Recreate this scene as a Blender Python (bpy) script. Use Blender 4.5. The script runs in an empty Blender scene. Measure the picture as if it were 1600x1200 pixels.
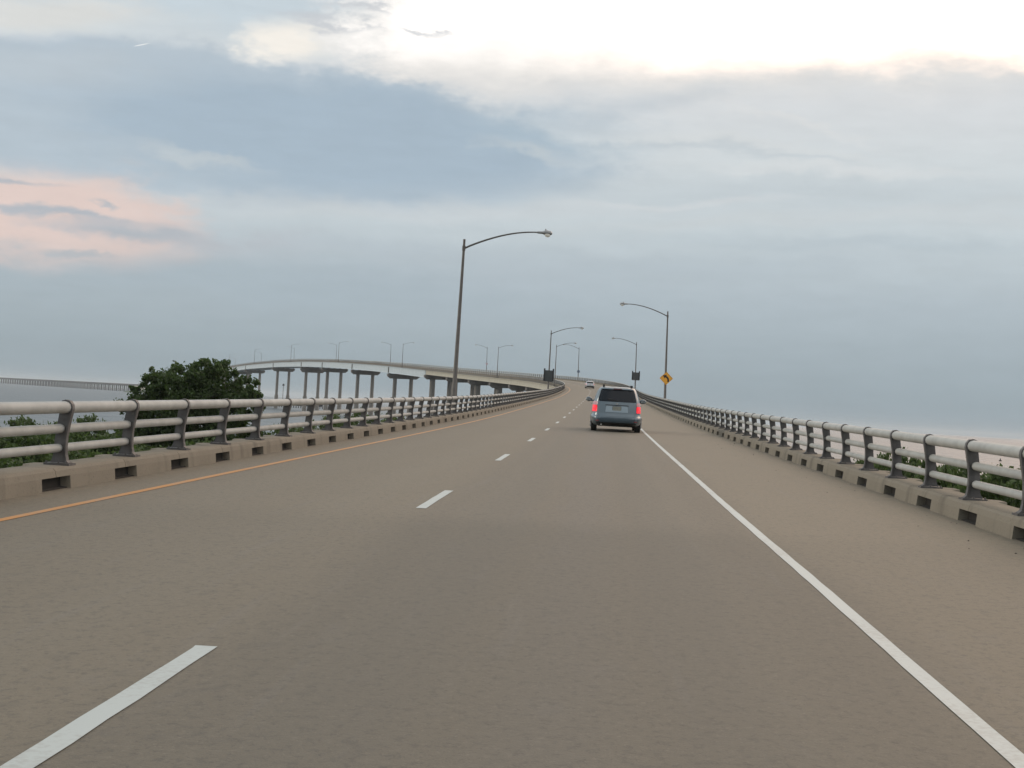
import bpy, bmesh, math, random
import numpy as np
from mathutils import Vector, Matrix
random.seed(7); rng = np.random.default_rng(7)
C = bpy.context.scene.collection
sc = bpy.context.scene
R = math.radians

# ------------------------------------------------------------------ camera
EYE = 6.6                      # camera height above the water (water is z = 0)
F_PX = 2290.0                  # focal length in pixels of the 1600 px wide photograph
PITCH, YAW, ROLL = R(0.989), R(3.560), R(3.262)
fw0 = Vector((-math.sin(YAW), math.cos(YAW), 0)); rt = Vector((math.cos(YAW), math.sin(YAW), 0))
fw = fw0*math.cos(PITCH) + Vector((0, 0, 1))*math.sin(PITCH)
up = Vector((0, 0, 1))*math.cos(PITCH) - fw0*math.sin(PITCH)
rt2 = rt*math.cos(ROLL) + up*math.sin(ROLL)
up2 = up*math.cos(ROLL) - rt*math.sin(ROLL)
cam = bpy.data.cameras.new('camera'); camo = bpy.data.objects.new('camera', cam); C.objects.link(camo)
camo.matrix_world = Matrix(((rt2.x, up2.x, -fw.x, 0), (rt2.y, up2.y, -fw.y, 0), (rt2.z, up2.z, -fw.z, EYE), (0, 0, 0, 1)))
cam.sensor_width = 36; cam.lens = 36*F_PX/1600; cam.clip_start = 0.1; cam.clip_end = 60000
sc.camera = camo

def ray(px, py):               # direction of a photo pixel
    a = (px-800)/F_PX; b = -(py-600)/F_PX
    return (fw + rt2*a + up2*b)
def at(px, py, y):             # world point seen at a photo pixel at distance y along +Y
    d = ray(px, py); k = y/d.y
    return Vector((d.x*k, y, EYE + d.z*k))

# ------------------------------------------------------------------ light
sc.view_settings.view_transform = 'Standard'; sc.view_settings.look = 'None'
sc.view_settings.exposure = 0.0; sc.view_settings.gamma = 1.0
GLOW_AZ = 26.0                  # the brightest break in the cloud lies to the right
SUN_EL, SUN_AZ = 20.0, -84.0     # low, out of the frame on the left behind thin cloud     # elevation, degrees to the right of the road's heading
def lin(r, g, b):
    f = lambda c: (c/255/12.92) if c/255 <= .04045 else ((c/255+.055)/1.055)**2.4
    return (f(r), f(g), f(b), 1)
world = bpy.data.worlds.new("World"); sc.world = world; world.use_nodes = True
nt = world.node_tree; nt.nodes.clear()
def nd(t, **kw):
    n = nt.nodes.new(t)
    for k, v in kw.items(): setattr(n, k, v)
    return n
def M(op, a, b=None, c=None, clamp=False):
    n = nd('ShaderNodeMath', operation=op, use_clamp=clamp)
    for i, v in enumerate((a, b, c)):
        if v is None: continue
        if isinstance(v, (int, float)): n.inputs[i].default_value = v
        else: nt.links.new(v, n.inputs[i])
    return n.outputs[0]
def smooth(x, lo, hi):
    n = nd('ShaderNodeMapRange', interpolation_type='SMOOTHSTEP'); nt.links.new(x, n.inputs[0])
    n.inputs[1].default_value = lo; n.inputs[2].default_value = hi
    return n.outputs[0]
def mixc(f, a, b):
    n = nd('ShaderNodeMix', data_type='RGBA')
    for v, i in ((f, 0), (a, 6), (b, 7)):
        if isinstance(v, (int, float)): n.inputs[i].default_value = v
        elif isinstance(v, tuple): n.inputs[i].default_value = v
        else: nt.links.new(v, n.inputs[i])
    return n.outputs[2]
tc = nd('ShaderNodeTexCoord'); sp = nd('ShaderNodeSeparateXYZ'); nt.links.new(tc.outputs['Generated'], sp.inputs[0])
az = M('MULTIPLY', M('ARCTAN2', sp.outputs[0], sp.outputs[1]), 180/math.pi)
el = M('MULTIPLY', M('ARCSINE', sp.outputs[2]), 180/math.pi)
def noise(sx, sy, scale, detail=4, rough=.55, off=0.0):
    cb = nd('ShaderNodeCombineXYZ'); nt.links.new(M('MULTIPLY', az, sx), cb.inputs[0]); nt.links.new(M('MULTIPLY', el, sy), cb.inputs[1])
    cb.inputs[2].default_value = off
    n = nd('ShaderNodeTexNoise'); n.inputs['Scale'].default_value = scale; n.inputs['Detail'].default_value = detail
    n.inputs['Roughness'].default_value = rough; nt.links.new(cb.outputs[0], n.inputs['Vector'])
    return M('SUBTRACT', n.outputs[0], .5)
w1 = noise(.35, 1, .35, 5, .55, 3.1); w2 = noise(.5, 1, .9, 6, .6, 9.7); w3 = noise(.25, 1.3, 1.6, 6, .62, 5.5)
elw = M('ADD', el, M('ADD', M('MULTIPLY', w1, 2.2), M('MULTIPLY', w2, 1.1)))
azw = M('ADD', az, M('ADD', M('MULTIPLY', w2, 6.0), M('MULTIPLY', w1, 5.0)))
def px_dir(px, py):
    d = ray(px, py).normalized()
    return math.degrees(math.atan2(d.x, d.y)), math.degrees(math.asin(d.z))
def blob(px, py, rx, ry, rot=3.3, soft=.5, a=1.0):     # a cloud patch at the direction of a photo pixel, radii in 1/40 degree
    ca, ce = px_dir(px, py); rx /= 40.; ry /= 40.; t = math.radians(rot)-.057
    dx = M('SUBTRACT', azw, ca); dy = M('SUBTRACT', elw, ce)
    u = M('ADD', M('MULTIPLY', dx, math.cos(t)/rx), M('MULTIPLY', dy, -math.sin(t)/rx))
    v = M('ADD', M('MULTIPLY', dx, math.sin(t)/ry), M('MULTIPLY', dy, math.cos(t)/ry))
    d = M('SQRT', M('ADD', M('MULTIPLY', u, u), M('MULTIPLY', v, v)))
    return M('MULTIPLY', smooth(d, 1+soft, 1-soft), a)
ramp = nd('ShaderNodeValToRGB'); nt.links.new(M('DIVIDE', el, 90.0, clamp=True), ramp.inputs[0])
cr = ramp.color_ramp
stops = [(0, (141, 159, 170)), (1.2, (151, 166, 175)), (4.8, (177, 189, 197)), (7.3, (198, 208, 213)), (9.8, (210, 217, 220)),
         (12.3, (218, 221, 223)), (16, (226, 227, 226)), (40, (236, 232, 226)), (90, (222, 222, 222))]
while len(cr.elements) < len(stops): cr.elements.new(.5)
for e, (p, c) in zip(cr.elements, stops): e.position = p/90; e.color = lin(*c)
col = ramp.outputs[0]
# blue gap high on the left
gap = M('MULTIPLY', smooth(elw, 12.4, 13.4), smooth(azw, -9.5, -12.5))
col = mixc(gap, col, lin(208, 219, 225))
col = mixc(blob(90, 15, 130, 26, 0, .7, .8), col, lin(232, 229, 222))
col = mixc(blob(255, 60, 110, 26, 0, .8, .5), col, lin(214, 220, 222))
# the bright break in the cloud, its lower edge about 13.5 degrees up
edge = M('MULTIPLY', M('MINIMUM', M('MAXIMUM', az, -11.0), 9.0), .06)
br = M('SUBTRACT', elw, edge)
side = smooth(azw, -12.0, -8.0)
bright = M('MULTIPLY', smooth(br, 12.5, 14.9), side)
glow = M('MULTIPLY', smooth(br, 11.6, 14.0), side)
col = mixc(M('MULTIPLY', glow, .45), col, lin(246, 234, 220))
front = M('MULTIPLY', smooth(M('ABSOLUTE', M('SUBTRACT', az, GLOW_AZ)), 60, 10), smooth(el, 62, 22))
warm = M('MULTIPLY', front, smooth(az, -6, 14))
hot = mixc(front, (.97, .96, .95, 1), (1.35, 1.28, 1.2, 1))
hot = mixc(warm, hot, (3.1, 2.28, 1.75, 1))
col = mixc(bright, col, hot)
col = mixc(blob(450, 62, 85, 30, -6, .6, .95), col, (1.05, .98, .88, 1))
# long grey-blue cloud
col = mixc(blob(300, 190, 620, 104, 5, .13, .9), col, lin(180, 194, 205))
col = mixc(blob(520, 215, 400, 80, 5, .35, .8), col, lin(165, 183, 198))
col = mixc(blob(60, 110, 160, 26, 2, .8, .5), col, lin(192, 201, 207))
col = mixc(blob(300, 246, 85, 9, 8, .8, .7), col, lin(196, 204, 208))
col = mixc(blob(880, 205, 125, 36, 4, .7, .55), col, lin(172, 190, 203))
col = mixc(blob(1010, 165, 90, 14, -10, .9, .3), col, lin(180, 191, 200))
col = mixc(blob(1110, 232, 200, 7, 8, .9, .35), col, lin(178, 190, 198))
col = mixc(blob(1150, 225, 210, 8, 8, .9, .4), col, lin(218, 221, 221))
col = mixc(blob(840, 235, 70, 12, 12, .9, .6), col, lin(200, 207, 210))
col = mixc(blob(1200, 345, 330, 9, -2, .9, .4), col, lin(204, 209, 211))
col = mixc(blob(1250, 300, 300, 26, 2, .9, .35), col, lin(182, 193, 200))
for (x, y, rx, ry, ro, cc, aa) in ((1330, 265, 160, 8, 4, (224, 226, 226), .5), (1060, 318, 150, 6, 0, (216, 219, 221), .45), (1480, 345, 130, 12, 6, (206, 212, 215), .5), (700, 330, 330, 14, 0, (206, 210, 213), .35),
                                   (620, 390, 260, 12, 2, (176, 187, 196), .35), (980, 420, 330, 18, 0, (174, 186, 195), .4), (1350, 385, 240, 10, 3, (172, 185, 194), .35), (1220, 190, 120, 7, 14, (226, 227, 226), .45), (330, 300, 260, 10, 3, (200, 206, 210), .4)):
    col = mixc(blob(x, y, rx, ry, ro, .9, aa), col, lin(*cc))
# pink clearing low on the left
pink = blob(100, 340, 205, 68, 2, .4, .95)
col = mixc(pink, col, lin(229, 207, 199))
col = mixc(blob(60, 336, 120, 7, 3, .8, .9), col, lin(176, 184, 193))
col = mixc(blob(215, 366, 120, 13, 3, .8, .9), col, lin(174, 183, 192))
col = mixc(blob(5, 280, 60, 6, 3, .8, .8), col, lin(176, 184, 193))
col = mixc(blob(175, 318, 26, 6, 3, .8, .8), col, lin(182, 188, 195))
col = mixc(blob(105, 398, 40, 5, 3, .8, .8), col, lin(180, 186, 192))
col = mixc(blob(330, 372, 120, 20, 6, .9, .5), col, lin(186, 190, 196))
col = mixc(blob(420, 440, 420, 34, 3, .8, .35), col, lin(159, 175, 186))
# dark wisps in the bright break, contrail
for (x, y, rx, ry) in ((500, 26, 45, 9), (560, 14, 40, 5), (680, 46, 28, 4), (550, 40, 30, 4)):
    col = mixc(blob(x, y, rx, ry, 8, .8, .75), col, lin(205, 208, 212))
ca, ce = px_dir(221, 70); t = math.radians(-14)-.057
dx = M('SUBTRACT', az, ca); dy = M('SUBTRACT', el, ce)
u = M('ABSOLUTE', M('ADD', M('MULTIPLY', dx, math.cos(t)), M('MULTIPLY', dy, -math.sin(t))))
v = M('ABSOLUTE', M('ADD', M('MULTIPLY', dx, math.sin(t)), M('MULTIPLY', dy, math.cos(t))))
col = mixc(M('MULTIPLY', M('MULTIPLY', smooth(u, .36, .1), .8), smooth(v, .026, .006)), col, (.95, .95, .93, 1))
fine = M('ADD', 1.0, M('ADD', M('MULTIPLY', w3, .13), M('MULTIPLY', w2, .08)))
vm = nd('ShaderNodeVectorMath', operation='SCALE'); nt.links.new(col, vm.inputs[0]); nt.links.new(fine, vm.inputs['Scale'])
sky = nd('ShaderNodeTexSky', sky_type='NISHITA', sun_disc=False, sun_elevation=R(SUN_EL), sun_rotation=R(SUN_AZ))
bg1 = nd('ShaderNodeBackground'); bg1.inputs[1].default_value = .1; nt.links.new(sky.outputs[0], bg1.inputs[0])
bg2 = nd('ShaderNodeBackground'); bg2.inputs[1].default_value = 1.0; nt.links.new(vm.outputs[0], bg2.inputs[0])
ms = nd('ShaderNodeMixShader'); nt.links.new(M('SUBTRACT', .96, M('MULTIPLY', gap, .10)), ms.inputs[0])
nt.links.new(bg1.outputs[0], ms.inputs[1]); nt.links.new(bg2.outputs[0], ms.inputs[2])
wo = nd('ShaderNodeOutputWorld'); nt.links.new(ms.outputs[0], wo.inputs[0])

sun = bpy.data.lights.new('sun', 'SUN'); sun.energy = 1.0; sun.angle = R(22); sun.color = (1, .86, .70)
suno = bpy.data.objects.new('sun', sun); C.objects.link(suno)
sd = Vector((math.sin(R(SUN_AZ))*math.cos(R(SUN_EL)), math.cos(R(SUN_AZ))*math.cos(R(SUN_EL)), math.sin(R(SUN_EL))))
suno.rotation_euler = sd.to_track_quat('Z', 'Y').to_euler(); suno.location = (-60, 20, 60)

# ------------------------------------------------------------------ materials
def mat(name, color, rough=.7, metal=0., spec=.5, var=0., vscale=3., bump=0., bscale=20., emit=None, estr=0., island=0., coat=0.):
    m = bpy.data.materials.new(name); m.use_nodes = True; t = m.node_tree; b = t.nodes['Principled BSDF']
    b.inputs['Roughness'].default_value = rough; b.inputs['Metallic'].default_value = metal
    b.inputs['Specular IOR Level'].default_value = spec; b.inputs['Coat Weight'].default_value = coat
    c = tuple(color)+(1,); b.inputs['Base Color'].default_value = c
    if emit: b.inputs['Emission Color'].default_value = tuple(emit)+(1,); b.inputs['Emission Strength'].default_value = estr
    if var or island or bump:
        co = t.nodes.new('ShaderNodeTexCoord')
        if var:
            n = t.nodes.new('ShaderNodeTexNoise'); n.inputs['Scale'].default_value = vscale; n.inputs['Detail'].default_value = 5
            t.links.new(co.outputs['Object'], n.inputs['Vector']); src = n.outputs[0]; amp = var
        if island:
            g = t.nodes.new('ShaderNodeNewGeometry'); src = g.outputs['Random Per Island']; amp = island
        if var or island:
            mr = t.nodes.new('ShaderNodeMapRange'); t.links.new(src, mr.inputs[0])
            mr.inputs[1].default_value = .25 if not island else 0; mr.inputs[2].default_value = .75 if not island else 1
            mr.inputs[3].default_value = 1-amp; mr.inputs[4].default_value = 1+amp
            vs = t.nodes.new('ShaderNodeVectorMath'); vs.operation = 'SCALE'; vs.inputs[0].default_value = color
            t.links.new(mr.outputs[0], vs.inputs['Scale']); t.links.new(vs.outputs[0], b.inputs['Base Color'])
        if bump:
            n2 = t.nodes.new('ShaderNodeTexNoise'); n2.inputs['Scale'].default_value = bscale; n2.inputs['Detail'].default_value = 4
            t.links.new(co.outputs['Object'], n2.inputs['Vector'])
            bp = t.nodes.new('ShaderNodeBump'); bp.inputs['Strength'].default_value = bump; bp.inputs['Distance'].default_value = .02
            t.links.new(n2.outputs[0], bp.inputs['Height']); t.links.new(bp.outputs[0], b.inputs['Normal'])
    return m

def tree_nodes(m):
    t = m.node_tree
    def N(ty, **kw):
        n = t.nodes.new(ty)
        for k, v in kw.items(): setattr(n, k, v)
        return n
    def L(a, b): t.links.new(a, b)
    return t, N, L, t.nodes['Principled BSDF']

def road_material():
    m = bpy.data.materials.new('worn_concrete_road'); m.use_nodes = True; t, N, L, b = tree_nodes(m)
    uv = N('ShaderNodeUVMap'); uv.uv_map = 'UVMap'
    sep = N('ShaderNodeSeparateXYZ'); L(uv.outputs[0], sep.inputs[0]); lat, run = sep.outputs[0], sep.outputs[1]
    def mm(op, a, b2=None, clamp=False):
        n = N('ShaderNodeMath', operation=op, use_clamp=clamp)
        for i, v in enumerate((a, b2)):
            if v is None: continue
            if isinstance(v, (int, float)): n.inputs[i].default_value = v
            else: L(v, n.inputs[i])
        return n.outputs[0]
    def ss(x, lo, hi):
        n = N('ShaderNodeMapRange', interpolation_type='SMOOTHSTEP'); L(x, n.inputs[0]); n.inputs[1].default_value = lo; n.inputs[2].default_value = hi
        return n.outputs[0]
    def nz(sx, sy, sc_, det=4, ro=.6, w=0.):
        mp = N('ShaderNodeMapping'); mp.inputs['Scale'].default_value = (sx, sy, 1); mp.inputs['Location'].default_value = (w, w, w); L(uv.outputs[0], mp.inputs[0])
        n = N('ShaderNodeTexNoise'); n.inputs['Scale'].default_value = sc_; n.inputs['Detail'].default_value = det; n.inputs['Roughness'].default_value = ro
        L(mp.outputs[0], n.inputs[0]); return n.outputs[0]
    def mx(f, a, c):
        n = N('ShaderNodeMix', data_type='RGBA')
        for v, i in ((f, 0), (a, 6), (c, 7)):
            if isinstance(v, (int, float)): n.inputs[i].default_value = v
            elif isinstance(v, tuple): n.inputs[i].default_value = v
            else: L(v, n.inputs[i])
        return n.outputs[2]
    big = nz(1, .25, .6, 4); mid = nz(1, .35, 3, 5); fine = nz(1, 1, 32, 3, .7); fine2 = nz(1, 1, 95, 2, .6); strk = nz(1, .04, 5, 4)
    base = mx(big, (.183, .158, .117, 1), (.217, .186, .137, 1))
    # right lane greyer from traffic, shoulders sandy
    lw = mm('ADD', lat, mm('MULTIPLY', mm('SUBTRACT', big, .5), .8))
    lane = mm('MULTIPLY', ss(lw, -2.3, -1.5), ss(lw, 2.1, 1.4))
    base = mx(mm('MULTIPLY', lane, .55), base, (.149, .132, .105, 1))
    left = mm('MULTIPLY', ss(lw, -5.6, -5.0), ss(lw, -1.6, -2.4))
    base = mx(mm('MULTIPLY', left, .18), base, (.168, .147, .112, 1))
    for c0 in (-1.1, .8, -4.5, -2.9):
        d = mm('ABSOLUTE', mm('SUBTRACT', lw, c0)); base = mx(mm('MULTIPLY', ss(d, .55, .1), .16), base, (.225, .203, .158, 1))
    d = mm('ABSOLUTE', mm('SUBTRACT', lw, -.15)); base = mx(mm('MULTIPLY', ss(d, .5, .05), .22), base, (.17, .16, .15, 1))
    sh = mm('ADD', ss(lat, 2.6, 4.5), ss(lat, -5.5, -6.2))
    base = mx(mm('MULTIPLY', mm('MULTIPLY', sh, ss(mid, .3, .65), True), .5), base, (.236, .198, .141, 1))
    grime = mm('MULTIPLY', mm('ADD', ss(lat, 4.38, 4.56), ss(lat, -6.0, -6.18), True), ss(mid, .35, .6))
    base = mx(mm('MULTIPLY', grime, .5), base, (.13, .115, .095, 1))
    # newer darker stretch ahead of the camera up to a transverse edge at s = 14.6
    rw = mm('ADD', run, mm('MULTIPLY', mm('SUBTRACT', mid, .5), .7))
    stretch = mm('MULTIPLY', ss(rw, 16.4, 14.2), mm('ADD', .45, mm('MULTIPLY', lane, .55)))
    base = mx(mm('MULTIPLY', stretch, .46), base, (.112, .102, .079, 1))
    # patches and stains
    base = mx(mm('MULTIPLY', ss(mid, .56, .72), .16), base, (.17, .16, .148, 1))
    base = mx(mm('MULTIPLY', ss(strk, .56, .75), .22), base, (.19, .178, .163, 1))
    # aggregate speckle
    base = mx(mm('MULTIPLY', ss(fine, .60, .70), .42), base, (.075, .07, .062, 1))
    base = mx(mm('MULTIPLY', ss(fine, .42, .32), .30), base, (.27, .24, .195, 1))
    base = mx(mm('MULTIPLY', ss(fine2, .60, .68), .35), base, (.07, .065, .06, 1))
    g1 = nz(1, .75, 15, 4, .75, 4.0); g2 = nz(1, .7, 5, 4, .7, 8.0)
    base = mx(mm('MULTIPLY', ss(g1, .53, .62), .36), base, (.072, .068, .06, 1))
    base = mx(mm('MULTIPLY', ss(g1, .46, .34), .14), base, (.24, .215, .175, 1))
    g3 = nz(1, .8, 26, 3, .8, 12.0); base = mx(mm('MULTIPLY', ss(g3, .57, .66), .38), base, (.065, .06, .054, 1))
    sd = mm('MULTIPLY', mm('ADD', ss(lat, 3.9, 4.5), ss(lat, -5.75, -6.15), True), ss(g2, .48, .62)); base = mx(mm('MULTIPLY', sd, .5), base, (.27, .235, .175, 1))
    tw_ = mm('ADD', ss(mm('ABSOLUTE', mm('ADD', lw, -.62)), .42, .12), ss(mm('ABSOLUTE', mm('ADD', lw, 1.02)), .42, .12), True); base = mx(mm('MULTIPLY', tw_, .16), base, (.10, .095, .082, 1))
    base = mx(mm('MULTIPLY', ss(g2, .54, .68), .22), base, (.09, .084, .074, 1))
    # expansion joints
    jm = mm('PINGPONG', mm('ADD', run, 3.0), 13.6); jl = ss(jm, .035, .015)
    base = mx(mm('MULTIPLY', mm('MULTIPLY', jl, ss(run, 60, 70)), .6), base, (.08, .075, .07, 1))
    L(base, b.inputs['Base Color'])
    b.inputs['Roughness'].default_value = .7; b.inputs['Specular IOR Level'].default_value = .3
    bp = N('ShaderNodeBump'); bp.inputs['Strength'].default_value = .55; bp.inputs['Distance'].default_value = .006
    L(mm('ADD', fine, fine2), bp.inputs['Height']); L(bp.outputs[0], b.inputs['Normal'])
    return m
def paint_material(name, color, wear=.5):
    m = bpy.data.materials.new(name); m.use_nodes = True; t, N, L, b = tree_nodes(m)
    co = N('ShaderNodeTexCoord')
    n = N('ShaderNodeTexNoise'); n.inputs['Scale'].default_value = 28; n.inputs['Detail'].default_value = 6; L(co.outputs['Object'], n.inputs[0])
    n2 = N('ShaderNodeTexNoise'); n2.inputs['Scale'].default_value = .9; n2.inputs['Detail'].default_value = 4; L(co.outputs['Object'], n2.inputs[0])
    ad = N('ShaderNodeMath', operation='ADD'); L(n.outputs[0], ad.inputs[0]); L(n2.outputs[0], ad.inputs[1])
    mr = N('ShaderNodeMapRange', interpolation_type='SMOOTHSTEP'); L(ad.outputs[0], mr.inputs[0]); mr.inputs[1].default_value = .95; mr.inputs[2].default_value = 1.3
    mr.inputs[4].default_value = wear
    mx = N('ShaderNodeMix', data_type='RGBA'); L(mr.outputs[0], mx.inputs[0]); mx.inputs[6].default_value = tuple(color)+(1,); mx.inputs[7].default_value = (.26, .24, .21, 1)
    L(mx.outputs[2], b.inputs['Base Color']); b.inputs['Roughness'].default_value = .55
    return m
def concrete_material(name, c1, c2, streak=.55):
    m = bpy.data.materials.new(name); m.use_nodes = True; t, N, L, b = tree_nodes(m)
    co = N('ShaderNodeTexCoord')
    def nz(s, det, mp=None):
        n = N('ShaderNodeTexNoise'); n.inputs['Scale'].default_value = s; n.inputs['Detail'].default_value = det
        if mp:
            q = N('ShaderNodeMapping'); q.inputs['Scale'].default_value = mp; L(co.outputs['Object'], q.inputs[0]); L(q.outputs[0], n.inputs[0])
        else: L(co.outputs['Object'], n.inputs[0])
        return n.outputs[0]
    def mx(f, a, c):
        n = N('ShaderNodeMix', data_type='RGBA')
        for v, i in ((f, 0), (a, 6), (c, 7)):
            if isinstance(v, tuple): n.inputs[i].default_value = v
            else: L(v, n.inputs[i])
        return n.outputs[2]
    def ss(x, lo, hi, k):
        n = N('ShaderNodeMapRange', interpolation_type='SMOOTHSTEP'); L(x, n.inputs[0]); n.inputs[1].default_value = lo; n.inputs[2].default_value = hi; n.inputs[4].default_value = k
        return n.outputs[0]
    base = mx(nz(1.3, 6), tuple(c1)+(1,), tuple(c2)+(1,))
    base = mx(ss(nz(2.2, 5, (1, 1, .12)), .5, .72, streak), base, tuple(x*.55 for x in c1)+(1,))
    base = mx(ss(nz(45, 3), .56, .7, .45), base, tuple(x*.6 for x in c1)+(1,))
    L(base, b.inputs['Base Color']); b.inputs['Roughness'].default_value = .85; b.inputs['Specular IOR Level'].default_value = .25
    bp = N('ShaderNodeBump'); bp.inputs['Strength'].default_value = .4; bp.inputs['Distance'].default_value = .01; L(nz(60, 4), bp.inputs['Height']); L(bp.outputs[0], b.inputs['Normal'])
    return m
def leaf_material(name, c, isl=.5):
    m = mat(name, c, .55, 0, .25, island=isl)
    t, N, L, b = tree_nodes(m)
    tr = N('ShaderNodeBsdfTranslucent'); tr.inputs[0].default_value = (c[0]*1.6, c[1]*1.9, c[2]*.9, 1)
    mx = N('ShaderNodeMixShader'); mx.inputs[0].default_value = .28; L(b.outputs[0], mx.inputs[1]); L(tr.outputs[0], mx.inputs[2])
    L(mx.outputs[0], t.nodes['Material Output'].inputs[0])
    return m
def water_material():
    m = bpy.data.materials.new('bay_water'); m.use_nodes = True; t, N, L, b = tree_nodes(m)
    co = N('ShaderNodeTexCoord'); b.inputs['Base Color'].default_value = (.085, .105, .115, 1)
    b.inputs['Roughness'].default_value = .34; b.inputs['IOR'].default_value = 1.333; b.inputs['Specular IOR Level'].default_value = .5
    hs = []
    for s, k, sc3 in ((.35, 1.0, (1, .6, 1)), (.06, 4.0, (1, .35, 1)), (.008, 10., (1, .3, 1))):
        q = N('ShaderNodeMapping'); q.inputs['Scale'].default_value = sc3; L(co.outputs['Object'], q.inputs[0])
        n = N('ShaderNodeTexNoise'); n.inputs['Scale'].default_value = s; n.inputs['Detail'].default_value = 4; L(q.outputs[0], n.inputs[0])
        g = N('ShaderNodeMath', operation='MULTIPLY'); L(n.outputs[0], g.inputs[0]); g.inputs[1].default_value = k; hs.append(g.outputs[0])
    a = N('ShaderNodeMath', operation='ADD'); L(hs[0], a.inputs[0]); L(hs[1], a.inputs[1])
    bp = N('ShaderNodeBump'); bp.inputs['Strength'].default_value = 1.0; bp.inputs['Distance'].default_value = 1.3
    L(a.outputs[0], bp.inputs['Height']); L(bp.outputs[0], b.inputs['Normal'])
    return m

m_slotshade = mat('drain_slot_shade_black', (.022, .02, .017), .95, var=.4, vscale=6)  # near-black colour painting the shade inside the kerb drain slots
m_road = road_material()
m_white = paint_material('white_road_paint', (.46, .50, .485), .35)
m_yellow = paint_material('orange_road_paint', (.50, .225, .05), .55)
m_kerb = concrete_material('kerb_concrete', (.205, .180, .142), (.275, .243, .192))
m_pier = concrete_material('pier_concrete', (.21, .19, .17), (.29, .265, .235))
m_cap = concrete_material('cap_concrete', (.15, .135, .12), (.22, .20, .18))
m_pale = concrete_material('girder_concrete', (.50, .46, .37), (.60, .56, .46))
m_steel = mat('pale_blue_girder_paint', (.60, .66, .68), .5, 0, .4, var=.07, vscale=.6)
m_post = mat('dark_cast_aluminium', (.115, .108, .105), .55, .2, .5, var=.3, vscale=9, bump=.3, bscale=60)
m_rail = mat('weathered_aluminium_tube', (.40, .405, .385), .58, .0, .3, var=.17, vscale=3.5, bump=.15, bscale=9)
m_pole = mat('dull_galvanised_pole', (.135, .122, .11), .55, .2, .5, var=.2, vscale=4)
m_headm = mat('lamp_housing_grey', (.34, .34, .34), .45, .4, .5)
m_lens = mat('lamp_lens', (.75, .74, .68), .12, 0, .6, emit=(1, .95, .85), estr=.10)
m_dark = mat('dark_panel', (.055, .06, .06), .55, .1, .5, var=.2)
m_signy = mat('sign_orange_yellow', (.95, .43, .04), .4, 0, .5, emit=None)
m_black = mat('sign_black', (.012, .012, .012), .5)
m_pink = mat('sign_pale', (.55, .42, .45), .5)
m_blueg = mat('sign_blue_grey', (.14, .18, .24), .5)
m_fender = mat('dark_timber', (.06, .058, .058), .85, var=.3)
m_leaf1 = leaf_material('tree_leaves', (.056, .084, .032)); m_leaf2 = leaf_material('shrub_leaves', (.074, .104, .044)); m_leaf3 = leaf_material('pale_shrub_leaves', (.090, .118, .05))
m_bark = mat('bark', (.07, .055, .04), .9, bump=.5, bscale=12)
m_soil = mat('dark_soil_and_litter', (.045, .05, .028), .95, var=.4, vscale=.8)
m_water = water_material()

# ------------------------------------------------------------------ mesh helpers
class MB:
    def __init__(s): s.v = []; s.f = []
    def add(s, vs, fs):
        k = len(s.v); s.v += [tuple(p) for p in vs]; s.f += [tuple(i+k for i in f) for f in fs]; return s
    def box(s, x0, x1, y0, y1, z0, z1, mtx=None):
        vs = [Vector(p) for p in ((x0,y0,z0),(x1,y0,z0),(x1,y1,z0),(x0,y1,z0),(x0,y0,z1),(x1,y0,z1),(x1,y1,z1),(x0,y1,z1))]
        if mtx: vs = [mtx @ p for p in vs]
        return s.add(vs, [(3,2,1,0),(4,5,6,7),(0,1,5,4),(1,2,6,5),(2,3,7,6),(3,0,4,7)])
    def tube(s, pts, rad, n=10, sq=None, cap=True):    # rings along points, radius per point or one
        pts = [Vector(p) for p in pts]; N_ = len(pts)
        if not hasattr(rad, '__len__'): rad = [rad]*N_
        vs = []; fs = []
        for i, p in enumerate(pts):
            d = (pts[min(i+1, N_-1)]-pts[max(i-1, 0)]).normalized()
            a = Vector((0, 0, 1)) if abs(d.z) < .9 else Vector((0, 1, 0))
            u_ = d.cross(a).normalized(); v_ = u_.cross(d).normalized()
            kz = sq or 1.
            for j in range(n):
                t_ = 2*math.pi*j/n; vs.append(p+u_*math.cos(t_)*rad[i]+v_*math.sin(t_)*rad[i]*kz)
        for i in range(N_-1):
            for j in range(n):
                a = i*n+j; b_ = i*n+(j+1) % n; fs.append((a, b_, b_+n, a+n))
        if cap: fs.append(tuple(range(n))[::-1]); fs.append(tuple(range((N_-1)*n, N_*n)))
        return s.add(vs, fs)
    def prism(s, poly, y0, y1, mtx=None):               # polygon in XZ, extruded along Y
        n = len(poly); vs = [Vector((x, y0, z)) for x, z in poly]+[Vector((x, y1, z)) for x, z in poly]
        if mtx: vs = [mtx @ p for p in vs]
        return s.add(vs, [tuple(range(n)), tuple(range(2*n-1, n-1, -1))]+[(i, i+n, (i+1) % n+n, (i+1) % n) for i in range(n)])
    def build(s, name, m, parent=None, smooth_=False, loc=None, fix=True):
        me = bpy.data.meshes.new(name); vs = s.v
        me.from_pydata(vs, [], s.f); me.validate()
        if fix:
            bm = bmesh.new(); bm.from_mesh(me); bmesh.ops.recalc_face_normals(bm, faces=bm.faces); bm.to_mesh(me); bm.free()
        me.materials.append(m)
        if smooth_:
            me.polygons.foreach_set('use_smooth', [True]*len(me.polygons))
            try: me.set_sharp_from_angle(angle=R(38))
            except Exception: pass
        o = bpy.data.objects.new(name, me); C.objects.link(o)
        if parent: o.parent = parent
        if loc is not None: o.location = loc
        return o
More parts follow.
